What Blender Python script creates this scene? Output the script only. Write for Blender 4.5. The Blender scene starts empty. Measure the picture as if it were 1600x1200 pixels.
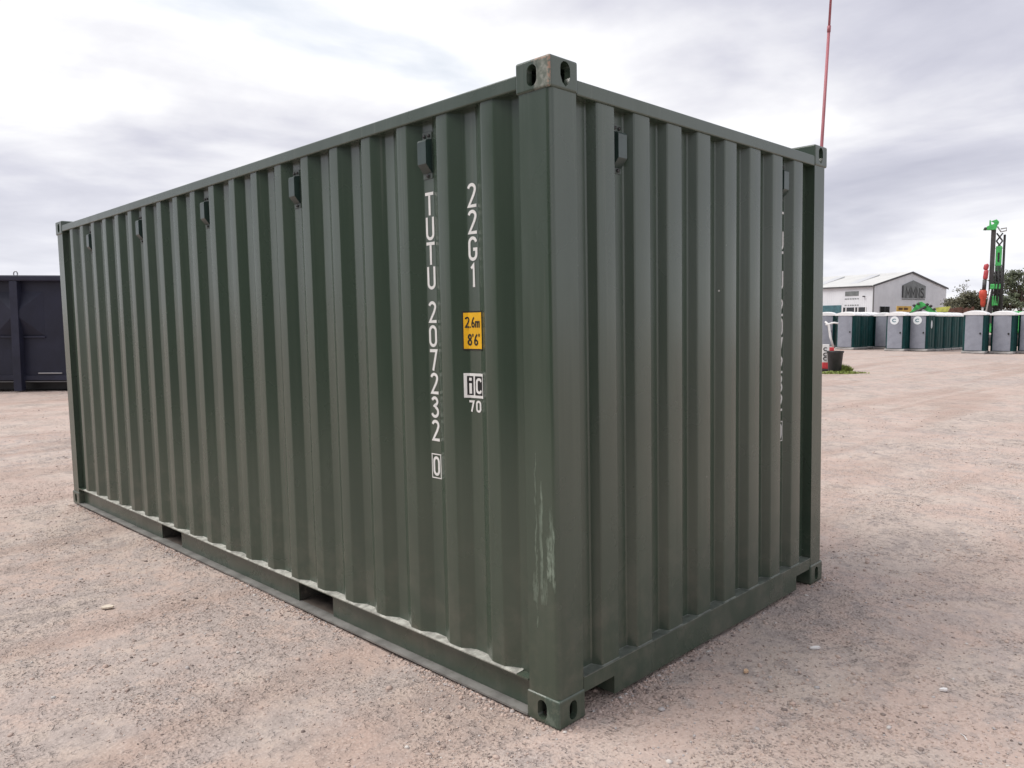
import bpy, bmesh, math, random
import numpy as np
from mathutils import Matrix, Vector
random.seed(7); rng = np.random.default_rng(11)
S = bpy.context.scene; COL = S.collection
PI = math.pi

# ------------------------------------------------------------------ camera
F_PX = 1220.407                                   # focal length in pixels of a 1600 wide frame
CAM = Vector((-2.230948, -1.946050, 1.601178))
RV = Vector((0.703824, -0.710375, 0.0)); UV = Vector((0.055131, 0.054622, 0.996984)); FV = Vector((0.708232, 0.701701, -0.077608))
cd = bpy.data.cameras.new('camera'); cam = bpy.data.objects.new('camera', cd); COL.objects.link(cam)
cam.matrix_world = Matrix(((RV.x, UV.x, -FV.x, CAM.x), (RV.y, UV.y, -FV.y, CAM.y), (RV.z, UV.z, -FV.z, CAM.z), (0, 0, 0, 1)))
cd.sensor_width = 36; cd.lens = F_PX / 1600 * 36; cd.clip_start = .05; cd.clip_end = 3000
S.camera = cam

# ------------------------------------------------------------------ node helper
class NT:
    def __init__(s, nt): s.nt = nt; s.n = nt.nodes; s.l = nt.links
    def new(s, t, **k):
        n = s.n.new(t)
        for a, b in k.items(): setattr(n, a, b)
        return n
    def put(s, sock, v):
        if isinstance(v, bpy.types.NodeSocket): s.l.new(v, sock)
        elif isinstance(v, (tuple, list)) and len(v) == 3 and len(sock.default_value) == 4: sock.default_value = (*v, 1)
        else: sock.default_value = v
    def m(s, op, a, b=0.0, c=None, clamp=False):
        n = s.new('ShaderNodeMath', operation=op, use_clamp=clamp)
        s.put(n.inputs[0], a); s.put(n.inputs[1], b)
        if c is not None: s.put(n.inputs[2], c)
        return n.outputs[0]
    def mix(s, f, a, b, mode='MIX'):
        n = s.new('ShaderNodeMix', data_type='RGBA', blend_type=mode)
        s.put(n.inputs[0], f); s.put(n.inputs[6], a); s.put(n.inputs[7], b)
        return n.outputs[2]
    def ss(s, x, a, b):
        n = s.new('ShaderNodeMapRange', interpolation_type='SMOOTHSTEP')
        s.put(n.inputs[0], x); s.put(n.inputs[1], a); s.put(n.inputs[2], b); n.inputs[3].default_value = 0; n.inputs[4].default_value = 1
        return n.outputs[0]
    DIM = '3D'
    def noise(s, v, scale, detail=4, rough=.55, dist=0, out=0):
        n = s.new('ShaderNodeTexNoise', noise_dimensions=s.DIM); s.put(n.inputs['Vector'], v)
        n.inputs['Scale'].default_value = scale; n.inputs['Detail'].default_value = detail
        n.inputs['Roughness'].default_value = rough; n.inputs['Distortion'].default_value = dist
        return n.outputs[out]
    def vor(s, v, scale, feature='F1', out='Distance'):
        n = s.new('ShaderNodeTexVoronoi', feature=feature, voronoi_dimensions=s.DIM); s.put(n.inputs['Vector'], v); n.inputs['Scale'].default_value = scale
        return n.outputs[out]
    def mapv(s, v, loc=(0, 0, 0), scale=(1, 1, 1)):
        n = s.new('ShaderNodeMapping'); s.put(n.inputs[0], v); n.inputs[1].default_value = loc; n.inputs[3].default_value = scale
        return n.outputs[0]
    def sep(s, v):
        n = s.new('ShaderNodeSeparateXYZ'); s.put(n.inputs[0], v); return n.outputs
    def ramp(s, f, stops):
        n = s.new('ShaderNodeValToRGB'); s.put(n.inputs[0], f); e = n.color_ramp.elements
        while len(e) < len(stops): e.new(.5)
        for i, (p, c) in enumerate(stops): e[i].position = p; e[i].color = (*c, 1)
        return n.outputs[0]
    def bump(s, h, strength, dist, normal=None):
        n = s.new('ShaderNodeBump'); s.put(n.inputs['Height'], h); n.inputs['Strength'].default_value = strength; n.inputs['Distance'].default_value = dist
        if normal is not None: s.l.new(normal, n.inputs['Normal'])
        return n.outputs[0]

# ------------------------------------------------------------------ world: overcast with broken cloud
SUN_EL, SUN_AZ = math.radians(57), math.atan2(-.75, .66)      # azimuth measured from +Y towards +X
W = bpy.data.worlds.new('World'); S.world = W; W.use_nodes = True
w = NT(W.node_tree); w.n.clear()
sky = w.new('ShaderNodeTexSky', sky_type='NISHITA', sun_disc=False, sun_elevation=SUN_EL, sun_rotation=SUN_AZ)
b1 = w.new('ShaderNodeBackground'); w.l.new(sky.outputs[0], b1.inputs[0]); b1.inputs[1].default_value = .058
dirv = w.new('ShaderNodeTexCoord').outputs['Generated']
x, y, z = w.sep(dirv)
zz = w.m('ADD', w.m('MAXIMUM', z, 0.0), .13)
cx = w.new('ShaderNodeCombineXYZ'); w.put(cx.inputs[0], w.m('DIVIDE', x, zz)); w.put(cx.inputs[1], w.m('DIVIDE', y, zz))
cp = w.mapv(cx.outputs[0], loc=(-16.57, -10.53, 0))
n1 = w.noise(cp, .40, 8, .50, .55); n2 = w.noise(w.mapv(cp, loc=(9, 4, 2)), 1.5, 6, .53, .25)
dens = w.m('ADD', w.m('MULTIPLY', n1, .72), w.m('MULTIPLY', n2, .28))
ccol = w.ramp(dens, [(.39, (.60, .60, .605)), (.455, (.47, .47, .492)), (.53, (.335, .337, .385)), (.63, (.222, .227, .283))])
pale = w.m('MULTIPLY', w.m('SUBTRACT', 1.0, w.ss(z, .0, .24)), .55)          # cloud thins towards the horizon
ccol = w.mix(pale, ccol, (.535, .54, .56))
b2 = w.new('ShaderNodeBackground'); w.put(b2.inputs[0], ccol); b2.inputs[1].default_value = 1.0
cover = w.m('ADD', w.m('MULTIPLY', w.ss(dens, .33, .44), .45), .55)
ms = w.new('ShaderNodeMixShader'); w.put(ms.inputs[0], cover); w.l.new(b1.outputs[0], ms.inputs[1]); w.l.new(b2.outputs[0], ms.inputs[2])
wo = w.new('ShaderNodeOutputWorld'); w.l.new(ms.outputs[0], wo.inputs[0])

sd = bpy.data.lights.new('sun', 'SUN'); sd.energy = 1.5; sd.angle = math.radians(40); sd.color = (1, .96, .90)
sun = bpy.data.objects.new('sun', sd); COL.objects.link(sun)
tosun = Vector((math.sin(SUN_AZ) * math.cos(SUN_EL), math.cos(SUN_AZ) * math.cos(SUN_EL), math.sin(SUN_EL)))
sun.rotation_euler = tosun.to_track_quat('Z', 'Y').to_euler()
S.view_settings.view_transform = 'Standard'; S.view_settings.look = 'None'; S.view_settings.exposure = 1.0; S.view_settings.gamma = 1
S.view_settings.use_curve_mapping = False
S.cycles.max_bounces = 5; S.cycles.diffuse_bounces = 3; S.cycles.glossy_bounces = 3

# ------------------------------------------------------------------ materials
MATS = {}
def mat(name, col, rough=.6, spec=.5, metal=0, fn=None):
    if name in MATS: return MATS[name]
    m = bpy.data.materials.new(name); m.use_nodes = True; t = NT(m.node_tree); p = t.n['Principled BSDF']
    p.inputs['Base Color'].default_value = (*col, 1); p.inputs['Roughness'].default_value = rough
    p.inputs['Specular IOR Level'].default_value = spec; p.inputs['Metallic'].default_value = metal
    if fn: fn(t, p)
    MATS[name] = m; return m
def varied(amount=.25, scale=3.0, bumpd=0.0, dirt=None):
    def f(t, p):
        co = t.new('ShaderNodeTexCoord').outputs['Object']; c = tuple(p.inputs['Base Color'].default_value)[:3]
        n = t.noise(co, scale, 5, .6)
        col = t.mix(t.ss(n, .3, .7), tuple(v * (1 - amount) for v in c), tuple(min(1, v * (1 + amount)) for v in c))
        if dirt: col = t.mix(t.m('MULTIPLY', t.ss(t.noise(co, scale * 3.3, 5, .65), .52, .72), .55), col, dirt)
        t.put(p.inputs['Base Color'], col)
        if bumpd: t.put(p.inputs['Normal'], t.bump(t.noise(co, scale * 6, 4), .4, bumpd))
    return f

GREEN = (.042, .065, .045)
def paint_fn(kind):
    def f(t, p):
        co = t.new('ShaderNodeTexCoord').outputs['Object']; X, Y, Z = t.sep(co)
        streak = t.noise(t.mapv(co, scale=(9, 9, .35)), 1.6, 4, .6)
        blot = t.noise(co, 1.1, 5, .6)
        col = t.mix(t.m('MULTIPLY', t.ss(streak, .4, .72), .60), GREEN, (.057, .081, .058))
        col = t.mix(t.m('MULTIPLY', t.ss(blot, .42, .68), .45), col, (.032, .052, .036))
        # road dust thrown up over the lowest part
        dust = t.m('MULTIPLY', t.m('SUBTRACT', 1.0, t.ss(Z, .05, .85)), t.ss(t.noise(co, 7, 5, .65), .40, .75))
        col = t.mix(t.m('MULTIPLY', dust, .28), col, (.21, .18, .15))
        # faint pale runs below the top rail
        run = t.m('MULTIPLY', t.ss(t.noise(t.mapv(co, scale=(26, 26, .5)), 1.0, 3, .6), .58, .74), t.ss(Z, .9, 2.5))
        col = t.mix(t.m('MULTIPLY', run, .22), col, (.16, .17, .15))
        # sparse pale paint chips
        v = t.vor(co, 7.0); vr = t.vor(co, 7.0, out='Color'); r1 = t.sep(vr)
        chip = t.m('MULTIPLY', t.m('LESS_THAN', v, .028), t.m('GREATER_THAN', r1[0], .80))
        col = t.mix(chip, col, (.62, .62, .58))
        rough = t.m('ADD', .16, t.m('MULTIPLY', blot, .22))
        if kind == 'post':
            ny = t.m('MULTIPLY', t.m('SUBTRACT', t.noise(t.mapv(co, scale=(1, 1, .3)), 34, 3, .6), .5), .030)
            nz = t.m('MULTIPLY', t.m('SUBTRACT', t.noise(co, 40, 3, .6), .5), .055)
            yy = t.m('ADD', Y, ny); zn = t.m('ADD', Z, nz)
            grain = t.ss(t.noise(t.mapv(co, scale=(1, 1, .22)), 130, 4, .7), .36, .62)
            face = t.m('LESS_THAN', X, .02)
            tot = 0.0
            def box(y0, y1, z0, z1, g, amt, e=.003):
                a = t.m('MULTIPLY', t.ss(yy, y0 - e, y0 + e), t.m('SUBTRACT', 1.0, t.ss(yy, y1 - e, y1 + e)))
                b = t.m('MULTIPLY', t.ss(zn, z0 - .012, z0 + .012), t.m('SUBTRACT', 1.0, t.ss(zn, z1 - .06, z1 + .01)))
                k = t.m('MULTIPLY', a, b)
                if g: k = t.m('MULTIPLY', k, grain)
                return t.m('MULTIPLY', k, amt)
            for a in ((.079, .096, .50, .90, 1, .55), (.083, .088, .55, .99, 0, .75), (.026, .058, .60, .79, 1, .95), (.022, .027, .56, .86, 0, .85),
                      (.112, .134, .49, .62, 1, .50), (.113, .116, .40, 1.10, 1, .7), (.030, .040, .78, .90, 1, .6), (.060, .098, .50, .62, 1, .35)):
                tot = t.m('MAXIMUM', tot, box(*a))
            # dark gouges across the deepest rub
            tot = t.m('MULTIPLY', tot, face)
            tot = t.m('MULTIPLY', tot, t.m('ADD', .55, t.m('MULTIPLY', t.ss(t.noise(co, 22, 4, .7), .42, .60), .45)))
            col = t.mix(t.m('MULTIPLY', tot, .95), col, t.mix(t.noise(co, 60, 3), (.15, .235, .17), (.40, .46, .39)))
            rough = t.m('ADD', rough, t.m('MULTIPLY', tot, .25))
        if kind == 'casting':
            n = t.noise(co, 19, 5, .65); fx = t.m('LESS_THAN', X, .006)
            rub = t.m('MULTIPLY', t.m('MULTIPLY', fx, t.m('SUBTRACT', 1.0, t.ss(t.m('ADD', Y, t.m('MULTIPLY', t.m('SUBTRACT', n, .5), .05)), .070, .082))), t.ss(n, .30, .46))
            col = t.mix(t.m('MULTIPLY', rub, .85), col, t.mix(t.ss(t.noise(co, 45, 4, .65), .4, .65), (.10, .12, .09), (.26, .27, .23)))
            col = t.mix(t.m('MULTIPLY', rub, t.m('LESS_THAN', Z, 1.0)), col, t.mix(t.ss(n, .45, .62), (.040, .068, .048), (.11, .145, .115)))
            top = t.m('GREATER_THAN', Z, 1.0)
            e1 = t.m('MULTIPLY', fx, t.m('SUBTRACT', 1.0, t.ss(t.m('ADD', Y, t.m('MULTIPLY', n, .03)), .020, .032)))
            e2 = t.m('MULTIPLY', t.m('MULTIPLY', fx, t.ss(t.m('ADD', Z, t.m('MULTIPLY', n, .02)), 2.586, 2.592)), t.m('LESS_THAN', Y, .09))
            rust = t.m('MULTIPLY', t.m('MAXIMUM', e1, e2), t.m('MULTIPLY', top, t.ss(t.noise(co, 90, 3), .42, .55)))
            col = t.mix(t.m('MULTIPLY', rust, .8), col, (.36, .20, .13))
            rough = t.m('ADD', rough, t.m('MULTIPLY', rub, .3))
        t.put(p.inputs['Base Color'], col); t.put(p.inputs['Roughness'], rough)
        dent = t.noise(t.mapv(co, scale=(1.6, 1.6, .5)), 2.2, 2, .4)
        fine = t.noise(co, 160, 2, .5)
        t.put(p.inputs['Normal'], t.bump(fine, .06, .002, t.bump(dent, .5, .014)))
    return f
PAINT = mat('green_paint', GREEN, .4, .85, fn=paint_fn('plain'))
POSTP = mat('green_paint_scuffed', GREEN, .4, .85, fn=paint_fn('post'))
CASTP = mat('green_paint_cast', GREEN, .45, .85, fn=paint_fn('casting'))
WHITE = mat('white_vinyl', (.78, .78, .76), .5, fn=varied(.06, 20))
BLACKV = mat('black_vinyl', (.015, .015, .015), .5)
YELLOW = mat('yellow_vinyl', (.80, .45, .012), .45, fn=varied(.06, 14))
LEDGE_SHEEN = mat('painted_sky_sheen', (.37, .37, .335), .75, fn=varied(.35, 22, .002, dirt=(.22, .19, .16)))  # flange top: reflected sky painted in as a pale tone
STEEL = mat('zinc_bolt', (.42, .43, .42), .45, metal=.6, fn=varied(.3, 40))
FLANGE_SHEEN = mat('flange_sky_sheen', (.19, .185, .175), .6, fn=varied(.3, 6, dirt=(.12, .12, .10)))  # bottom flange: light caught from the sky, put into the colour
DARKIN = mat('dark_underside', (.020, .020, .018), .8, fn=varied(.3, 5))

# ------------------------------------------------------------------ mesh helpers
class MB:
    def __init__(s): s.v = []; s.f = []; s.sm = []
    def add(s, vs, fs, smooth=False):
        o = len(s.v); s.v += [tuple(p) for p in vs]; s.f += [tuple(i + o for i in f) for f in fs]; s.sm += [smooth] * len(fs); return s
    def box(s, a, b):
        (x0, y0, z0), (x1, y1, z1) = a, b
        return s.add([(x0, y0, z0), (x1, y0, z0), (x1, y1, z0), (x0, y1, z0), (x0, y0, z1), (x1, y0, z1), (x1, y1, z1), (x0, y1, z1)],
                     [(0, 3, 2, 1), (4, 5, 6, 7), (0, 1, 5, 4), (1, 2, 6, 5), (2, 3, 7, 6), (3, 0, 4, 7)])
    def bbox(s, a, b, r=.004, seg=2):
        bm = bmesh.new(); bmesh.ops.create_cube(bm, size=1)
        for v in bm.verts: v.co = Vector([(a[i] + b[i]) / 2 + v.co[i] * (b[i] - a[i]) for i in range(3)])
        bmesh.ops.bevel(bm, geom=bm.edges[:], offset=r, segments=seg, profile=.5, affect='EDGES')
        bm.verts.index_update()
        s.add([v.co for v in bm.verts], [[v.index for v in f.verts] for f in bm.faces]); bm.free(); return s
    def prism(s, poly, lift, smooth=False):
        """poly: list of 3-D points; lift: extrusion vector"""
        n = len(poly); L = Vector(lift); P = [Vector(p) for p in poly]
        s.add([*P, *[p + L for p in P]], [tuple(range(n))[::-1], tuple(range(n, 2 * n))])
        o = len(s.v) - 2 * n
        s.f += [(o + i, o + (i + 1) % n, o + n + (i + 1) % n, o + n + i) for i in range(n)]; s.sm += [smooth] * n
        return s
    def tube(s, pts, rad, n=8, cap=True):
        pts = [Vector(p) for p in pts]; rad = rad if isinstance(rad, (list, tuple)) else [rad] * len(pts); vs = []; fs = []
        for i, p in enumerate(pts):
            d = (pts[min(i + 1, len(pts) - 1)] - pts[max(i - 1, 0)]).normalized()
            a = d.orthogonal().normalized() if i == 0 else (a - d * a.dot(d)).normalized()
            b = d.cross(a)
            vs += [p + (a * math.cos(k * 2 * PI / n) + b * math.sin(k * 2 * PI / n)) * rad[i] for k in range(n)]
        for i in range(len(pts) - 1):
            fs += [(i * n + k, i * n + (k + 1) % n, (i + 1) * n + (k + 1) % n, (i + 1) * n + k) for k in range(n)]
        if cap: fs += [tuple(range(n))[::-1], tuple(range((len(pts) - 1) * n, len(pts) * n))]
        return s.add(vs, fs, True)
    def mesh(s, name, m):
        me = bpy.data.meshes.new(name); me.from_pydata(s.v, [], s.f)
        me.polygons.foreach_set('use_smooth', s.sm)
        if m: me.materials.append(m)
        me.update(); return me
    def build(s, name, m, parent=None):
        bm = bmesh.new(); me = s.mesh(name, m); bm.from_mesh(me); bmesh.ops.recalc_face_normals(bm, faces=bm.faces); bm.to_mesh(me); bm.free()
        return link(name, me, parent)
def link(name, me, parent=None):
    o = bpy.data.objects.new(name, me); COL.objects.link(o); o.parent = parent; return o
def tag(o, label=None, cat=None, group=None, kind=None):
    for k, v in (('label', label), ('category', cat), ('group', group), ('kind', kind)):
        if v: o[k] = v
    return o
def empty(name, loc=(0, 0, 0), rz=0, **k):
    o = bpy.data.objects.new(name, None); COL.objects.link(o); o.location = loc; o.rotation_euler = (0, 0, rz); o.empty_display_size = .2
    return tag(o, **k)
def copy_tree(o, parent=None):
    c = o.copy(); COL.objects.link(c); c.parent = parent
    for ch in list(o.children): copy_tree(ch, c)
    return c
_h = Vector((FV.x, FV.y)).normalized(); _r = Vector((RV.x, RV.y))
def G(u, depth, z=0.0):
    """ground position on the bearing of picture column u, at the given distance in metres"""
    p = Vector((CAM.x, CAM.y)) + (_h + _r * ((u - 800) / F_PX)) * depth
    return Vector((p.x, p.y, z))
def zat(v, depth): return CAM.z + (504.5 - v) * depth / F_PX

# ------------------------------------------------------------------ ground
TILT = Matrix(((0.99988224, 9.5557e-05, -0.01534617), (9.5557e-05, 0.99992246, 0.01245235), (0.01534617, -0.01245235, 0.9998047)))
def vnoise(x, y, s, seed):
    g = np.random.default_rng(seed).random((256, 256)); x = x / s + 50; y = y / s + 50
    xi = np.floor(x).astype(int); yi = np.floor(y).astype(int); fx = x - xi; fy = y - yi
    fx = fx * fx * (3 - 2 * fx); fy = fy * fy * (3 - 2 * fy); a = lambda i, j: g[(xi + i) % 256, (yi + j) % 256]
    return (a(0, 0) * (1 - fx) + a(1, 0) * fx) * (1 - fy) + (a(0, 1) * (1 - fx) + a(1, 1) * fx) * fy - .5
def gheight(x, y):
    x = np.asarray(x, float); y = np.asarray(y, float)
    pl = .015349 * x - .012455 * y                                     # the slope the container stands on
    d = np.hypot(np.maximum(np.maximum(-x, x - 2.44), 0), np.maximum(np.maximum(-y, y - 6.06), 0))
    k = np.clip((d - .4) / 6.0, 0, 1); k = 1 - k * k * (3 - 2 * k)
    near = np.clip(d / .5, 0, 1) * .75 + .25
    rel = .030 * vnoise(x, y, 1.3, 1) + .018 * vnoise(x, y, .37, 2) + .013 * vnoise(x, y, .15, 3) + .013 * vnoise(x, y, .07, 4)
    far = .10 * vnoise(x, y, 7.0, 5) * np.clip(d / 8, 0, 1)
    return pl * k + rel * near + far - .006
def axis(lo, hi, step, reach):
    a = list(np.arange(lo, hi, step)); s = step; p = lo; left = []
    while p > -reach: s *= 1.16; p -= s; left.append(p)
    s = step; p = a[-1]; right = []
    while p < reach: s *= 1.16; p += s; right.append(p)
    return np.array(left[::-1] + a + right)
ax, ay = axis(-2.6, 7.6, .026, 900), axis(-2.6, 8.6, .026, 900)
gx, gy = np.meshgrid(ax, ay, indexing='ij'); gz = gheight(gx, gy)
me = bpy.data.meshes.new('ground'); nx, ny = gx.shape; nv = nx * ny
me.vertices.add(nv); me.vertices.foreach_set('co', np.stack([gx, gy, gz], -1).astype(np.float32).ravel())
idx = np.arange(nv).reshape(nx, ny); quads = np.stack([idx[:-1, :-1], idx[1:, :-1], idx[1:, 1:], idx[:-1, 1:]], -1).reshape(-1, 4)
me.loops.add(quads.size); me.loops.foreach_set('vertex_index', quads.ravel().astype(np.int32))
me.polygons.add(len(quads)); me.polygons.foreach_set('loop_start', (np.arange(len(quads)) * 4).astype(np.int32))
me.update(); me.validate(); me.polygons.foreach_set('use_smooth', np.ones(len(quads), bool))
def ground_fn(t, p):
    t.DIM = '2D'
    co = t.new('ShaderNodeNewGeometry').outputs['Position']
    big = t.noise(co, .22, 4, .6, .6); mid = t.noise(t.mapv(co, loc=(5, 2, 0)), .95, 4, .62, .3); sm = t.noise(co, 6, 4, .68)
    rot = t.new('ShaderNodeMapping'); t.put(rot.inputs[0], co); rot.inputs[2].default_value = (0, 0, .62); rot.inputs[3].default_value = (.10, 1.0, 1)
    lane = t.noise(rot.outputs[0], .85, 4, .6, .25)                       # wheel lanes worn along the yard
    PINK, TAN, GREY, BROWN_ = (.500, .390, .340), (.500, .420, .370), (.40, .345, .322), (.385, .280, .235)
    col = t.mix(t.ss(mid, .38, .62), PINK, TAN)
    col = t.mix(t.m('MULTIPLY', t.ss(t.m('ADD', t.m('MULTIPLY', big, .45), t.m('MULTIPLY', sm, .55)), .46, .60), .78), col, GREY)
    col = t.mix(t.m('MULTIPLY', t.ss(lane, .50, .66), .55), col, BROWN_)
    col = t.mix(t.m('MULTIPLY', t.ss(t.m('ADD', t.m('MULTIPLY', mid, .55), t.m('MULTIPLY', sm, .45)), .53, .65), .50), col, (.30, .255, .235))
    fine = t.noise(co, 70, 2, .7); gs = t.sep(t.vor(co, 120, out='Color'))[0]; gritty = t.ss(t.noise(t.mapv(co, loc=(3, 8, 0)), 1.6, 3, .6), .38, .60)
    col = t.mix(t.m('MULTIPLY', t.ss(fine, .52, .72), t.m('ADD', .15, t.m('MULTIPLY', gritty, .25))), col, (.22, .17, .15))
    col = t.mix(t.m('MULTIPLY', t.m('GREATER_THAN', gs, .86), .22), col, (.66, .58, .53))
    dk = t.sep(t.vor(co, 52, out='Color'))[0]; dd = t.vor(co, 52)
    col = t.mix(t.m('MULTIPLY', t.m('MULTIPLY', t.m('LESS_THAN', dd, .30), t.m('GREATER_THAN', dk, .72)), t.m('ADD', .20, t.m('MULTIPLY', gritty, .42))), col, (.17, .14, .125))
    t.put(p.inputs['Base Color'], col); p.inputs['Roughness'].default_value = .95; p.inputs['Specular IOR Level'].default_value = .25
    st = t.vor(co, 62); pn = t.noise(co, 24, 3, .65); pit = t.ss(pn, .56, .70)
    h = t.m('ADD', t.m('MULTIPLY', st, -.35), t.m('SUBTRACT', t.m('MULTIPLY', t.noise(co, 48, 2, .7), .7), t.m('MULTIPLY', pit, .8)))
    t.put(p.inputs['Normal'], t.bump(t.m('MULTIPLY', h, t.m('ADD', .45, t.m('MULTIPLY', gritty, .55))), .9, .014))
me.materials.append(mat('crushed_aggregate', (.4, .33, .3), .95, fn=ground_fn))
tag(link('ground', me), 'pinkish beige crushed aggregate yard surface', kind='structure')

# loose stones on the aggregate: nobody could count them
def stones(n, rmin, rmax, powr, reach, hole, base_v, base_f, name, label, m, along=False):
    r = rmin * (rmax / rmin) ** (rng.random(n) ** powr)
    ang = math.atan2(_h.y, _h.x) + (rng.random(n) - .5) * 1.55
    dist = 2.2 + (reach - 2.2) * rng.random(n) ** 1.1
    X = CAM.x + np.cos(ang) * dist; Y = CAM.y + np.sin(ang) * dist
    if along:
        k_ = rng.random(n) < .68; tt = rng.random(n); off = -.012 + np.abs(rng.normal(0, .035, n))
        X = np.where(k_, -off, tt * 2.5); Y = np.where(k_, tt * 6.0, -off)
    inside = (X > hole) & (X < 2.44 - hole) & (Y > hole) & (Y < 6.06 - hole)
    keep = ~inside & (vnoise(X, Y, .5, 9) + .4 * vnoise(X, Y, .17, 10) + .42 > .85 * rng.random(n))
    X, Y, r = X[keep], Y[keep], r[keep]; n = len(X)
    k = len(base_v); V = base_v[None] * (1 + .45 * (rng.random((n, k, 1)) - .5)) * (np.array([1, 1, .62]) * (.7 + .6 * rng.random((n, 1, 3))))
    a = rng.random(n) * 2 * PI; c, s_ = np.cos(a)[:, None], np.sin(a)[:, None]
    vx = V[..., 0] * c - V[..., 1] * s_; vy = V[..., 0] * s_ + V[..., 1] * c
    co = np.stack([vx, vy, V[..., 2]], -1) * r[:, None, None] + np.stack([X, Y, gheight(X, Y) + r * .12], -1)[:, None]
    F = (base_f[None] + (np.arange(n) * k)[:, None, None]).reshape(-1, 3)
    me = bpy.data.meshes.new(name); me.vertices.add(n * k); me.vertices.foreach_set('co', co.astype(np.float32).ravel())
    me.loops.add(F.size); me.loops.foreach_set('vertex_index', F.ravel().astype(np.int32))
    me.polygons.add(len(F)); me.polygons.foreach_set('loop_start', (np.arange(len(F)) * 3).astype(np.int32)); me.update(); me.validate()
    me.materials.append(m); return tag(link(name, me), label, kind='stuff')
def stone_fn(t, p):
    r = t.new('ShaderNodeNewGeometry').outputs['Random Per Island']
    col = t.ramp(r, [(0, (.17, .14, .13)), (.15, (.36, .29, .26)), (.45, (.50, .385, .33)), (.80, (.54, .43, .375)), (.94, (.42, .40, .40)), (1, (.64, .60, .56))])
    t.put(p.inputs['Base Color'], col); p.inputs['Roughness'].default_value = .9; p.inputs['Specular IOR Level'].default_value = .25
STONE = mat('loose_stone', (.4, .35, .3), .9, fn=stone_fn)
octv = np.array([(1, 0, 0), (-1, 0, 0), (0, 1, 0), (0, -1, 0), (0, 0, 1), (0, 0, -1)], float)
octf = np.array([(0, 2, 4), (2, 1, 4), (1, 3, 4), (3, 0, 4), (2, 0, 5), (1, 2, 5), (3, 1, 5), (0, 3, 5)])
bm = bmesh.new(); bmesh.ops.create_icosphere(bm, subdivisions=1, radius=1); icv = np.array([v.co[:] for v in bm.verts]); icf = np.array([[v.index for v in f.verts] for f in bm.faces]); bm.free()
stones(140000, .0022, .0072, 1.4, 13, .25, octv, octf, 'loose_grit', 'fine loose grit on the yard surface', STONE)
stones(9000, .003, .011, 1.8, 9, .25, icv, icf, 'gathered_grit', 'grit gathered along the foot of the green container', STONE, True)
stones(16000, .006, .015, 2.8, 17, .25, icv, icf, 'loose_gravel', 'scattered loose gravel stones on the yard surface', STONE)

# ------------------------------------------------------------------ the green container (built in its own frame, origin at its near bottom corner)
L, WD, H = 6.058, 2.438, 2.591
box_root = empty('shipping_container', (0, 0, 0), label='dark green corrugated steel shipping container with white markings', cat='container')
box_root.rotation_euler = TILT.to_euler()

def fillet(pts, r, seg=3):
    out = [pts[0]]
    for a, b, c in zip(pts, pts[1:], pts[2:]):
        a, b, c = Vector(a), Vector(b), Vector(c); d1 = (a - b); d2 = (c - b); t = min(r, d1.length * .45, d2.length * .45)
        p0 = b + d1.normalized() * t; p2 = b + d2.normalized() * t
        for i in range(seg + 1):
            q = i / seg; out.append(tuple((1 - q) ** 2 * p0 + 2 * q * (1 - q) * b + q * q * p2))
    out.append(pts[-1]); return [tuple(p) for p in out]
SO, SI = .012, .048                # outer and inner planes of the long wall
side = [(.13, SI)]
for k in range(20):
    a = .316 + .2794 * k; side += [(a - .068, SI), (a, SO), (a + .072, SO), (a + .140, SI)]
side.append((5.93, SI))
EO, EI = .012, .058
end = [(.13, EI)]
for k in range(8):
    a = .290 + .2485 * k; end += [(a - .020, EI), (a, EO), (a + .115, EO), (a + .135, EI)]
end.append((2.31, EI))
def sheet(prof, to3, z0, z1, name, m, parent):
    P = fillet(prof, .0065); zs = [z0 + (z1 - z0) * i / 12 for i in range(13)]; mb = MB(); n = len(P)
    mb.add([to3(a, d, z) for z in zs for a, d in P], [(j * n + i, j * n + i + 1, (j + 1) * n + i + 1, (j + 1) * n + i) for j in range(12) for i in range(n - 1)], True)
    return mb.build(name, m, parent)
sheet(side, lambda a, d, z: (d, a, z), .158, 2.500, 'side_panel', PAINT, box_root)
sheet(side, lambda a, d, z: (WD - d, a, z), .158, 2.500, 'side_panel', PAINT, box_root)
sheet(end, lambda a, d, z: (a, d, z), .163, 2.475, 'end_panel', PAINT, box_root)
# doors at the far end, each with two lock rods
for s in (0, 1):
    d = MB().bbox((.16 + s * 1.06, L - .055, .17), (1.218 + s * 1.06, L - .012, 2.45), .004).build('door', PAINT, box_root)
    for xr in (.40, .80): MB().tube([(.16 + s * 1.06 + xr, L + .012, .12), (.16 + s * 1.06 + xr, L + .012, 2.50)], .017, 10).build('lock_rod', STEEL, d)
# roof sheet with shallow corrugations across
rp = [(.06, 0)]
for k in range(28): a = .12 + .209 * k; rp += [(a, 0), (a + .05, .02), (a + .13, .02), (a + .18, 0)]
rp.append((6.0, 0)); mb = MB(); n = len(rp)
mb.add([(xx, a, 2.535 + d) for xx in (.05, WD - .05) for a, d in rp], [(i, i + 1, n + i + 1, n + i) for i in range(n - 1)]).build('roof', PAINT, box_root)
MB().box((.06, .07, .125), (WD - .06, L - .07, .157)).build('floor', DARKIN, box_root)
# cross members under the floor
for k in range(14):
    yk = .35 + k * .41
    if min(abs(yk - 3.88), abs(yk - 1.87)) > .22: MB().box((.06, yk, .02), (WD - .06, yk + .05, .122)).build('cross_member', DARKIN, box_root)

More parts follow.
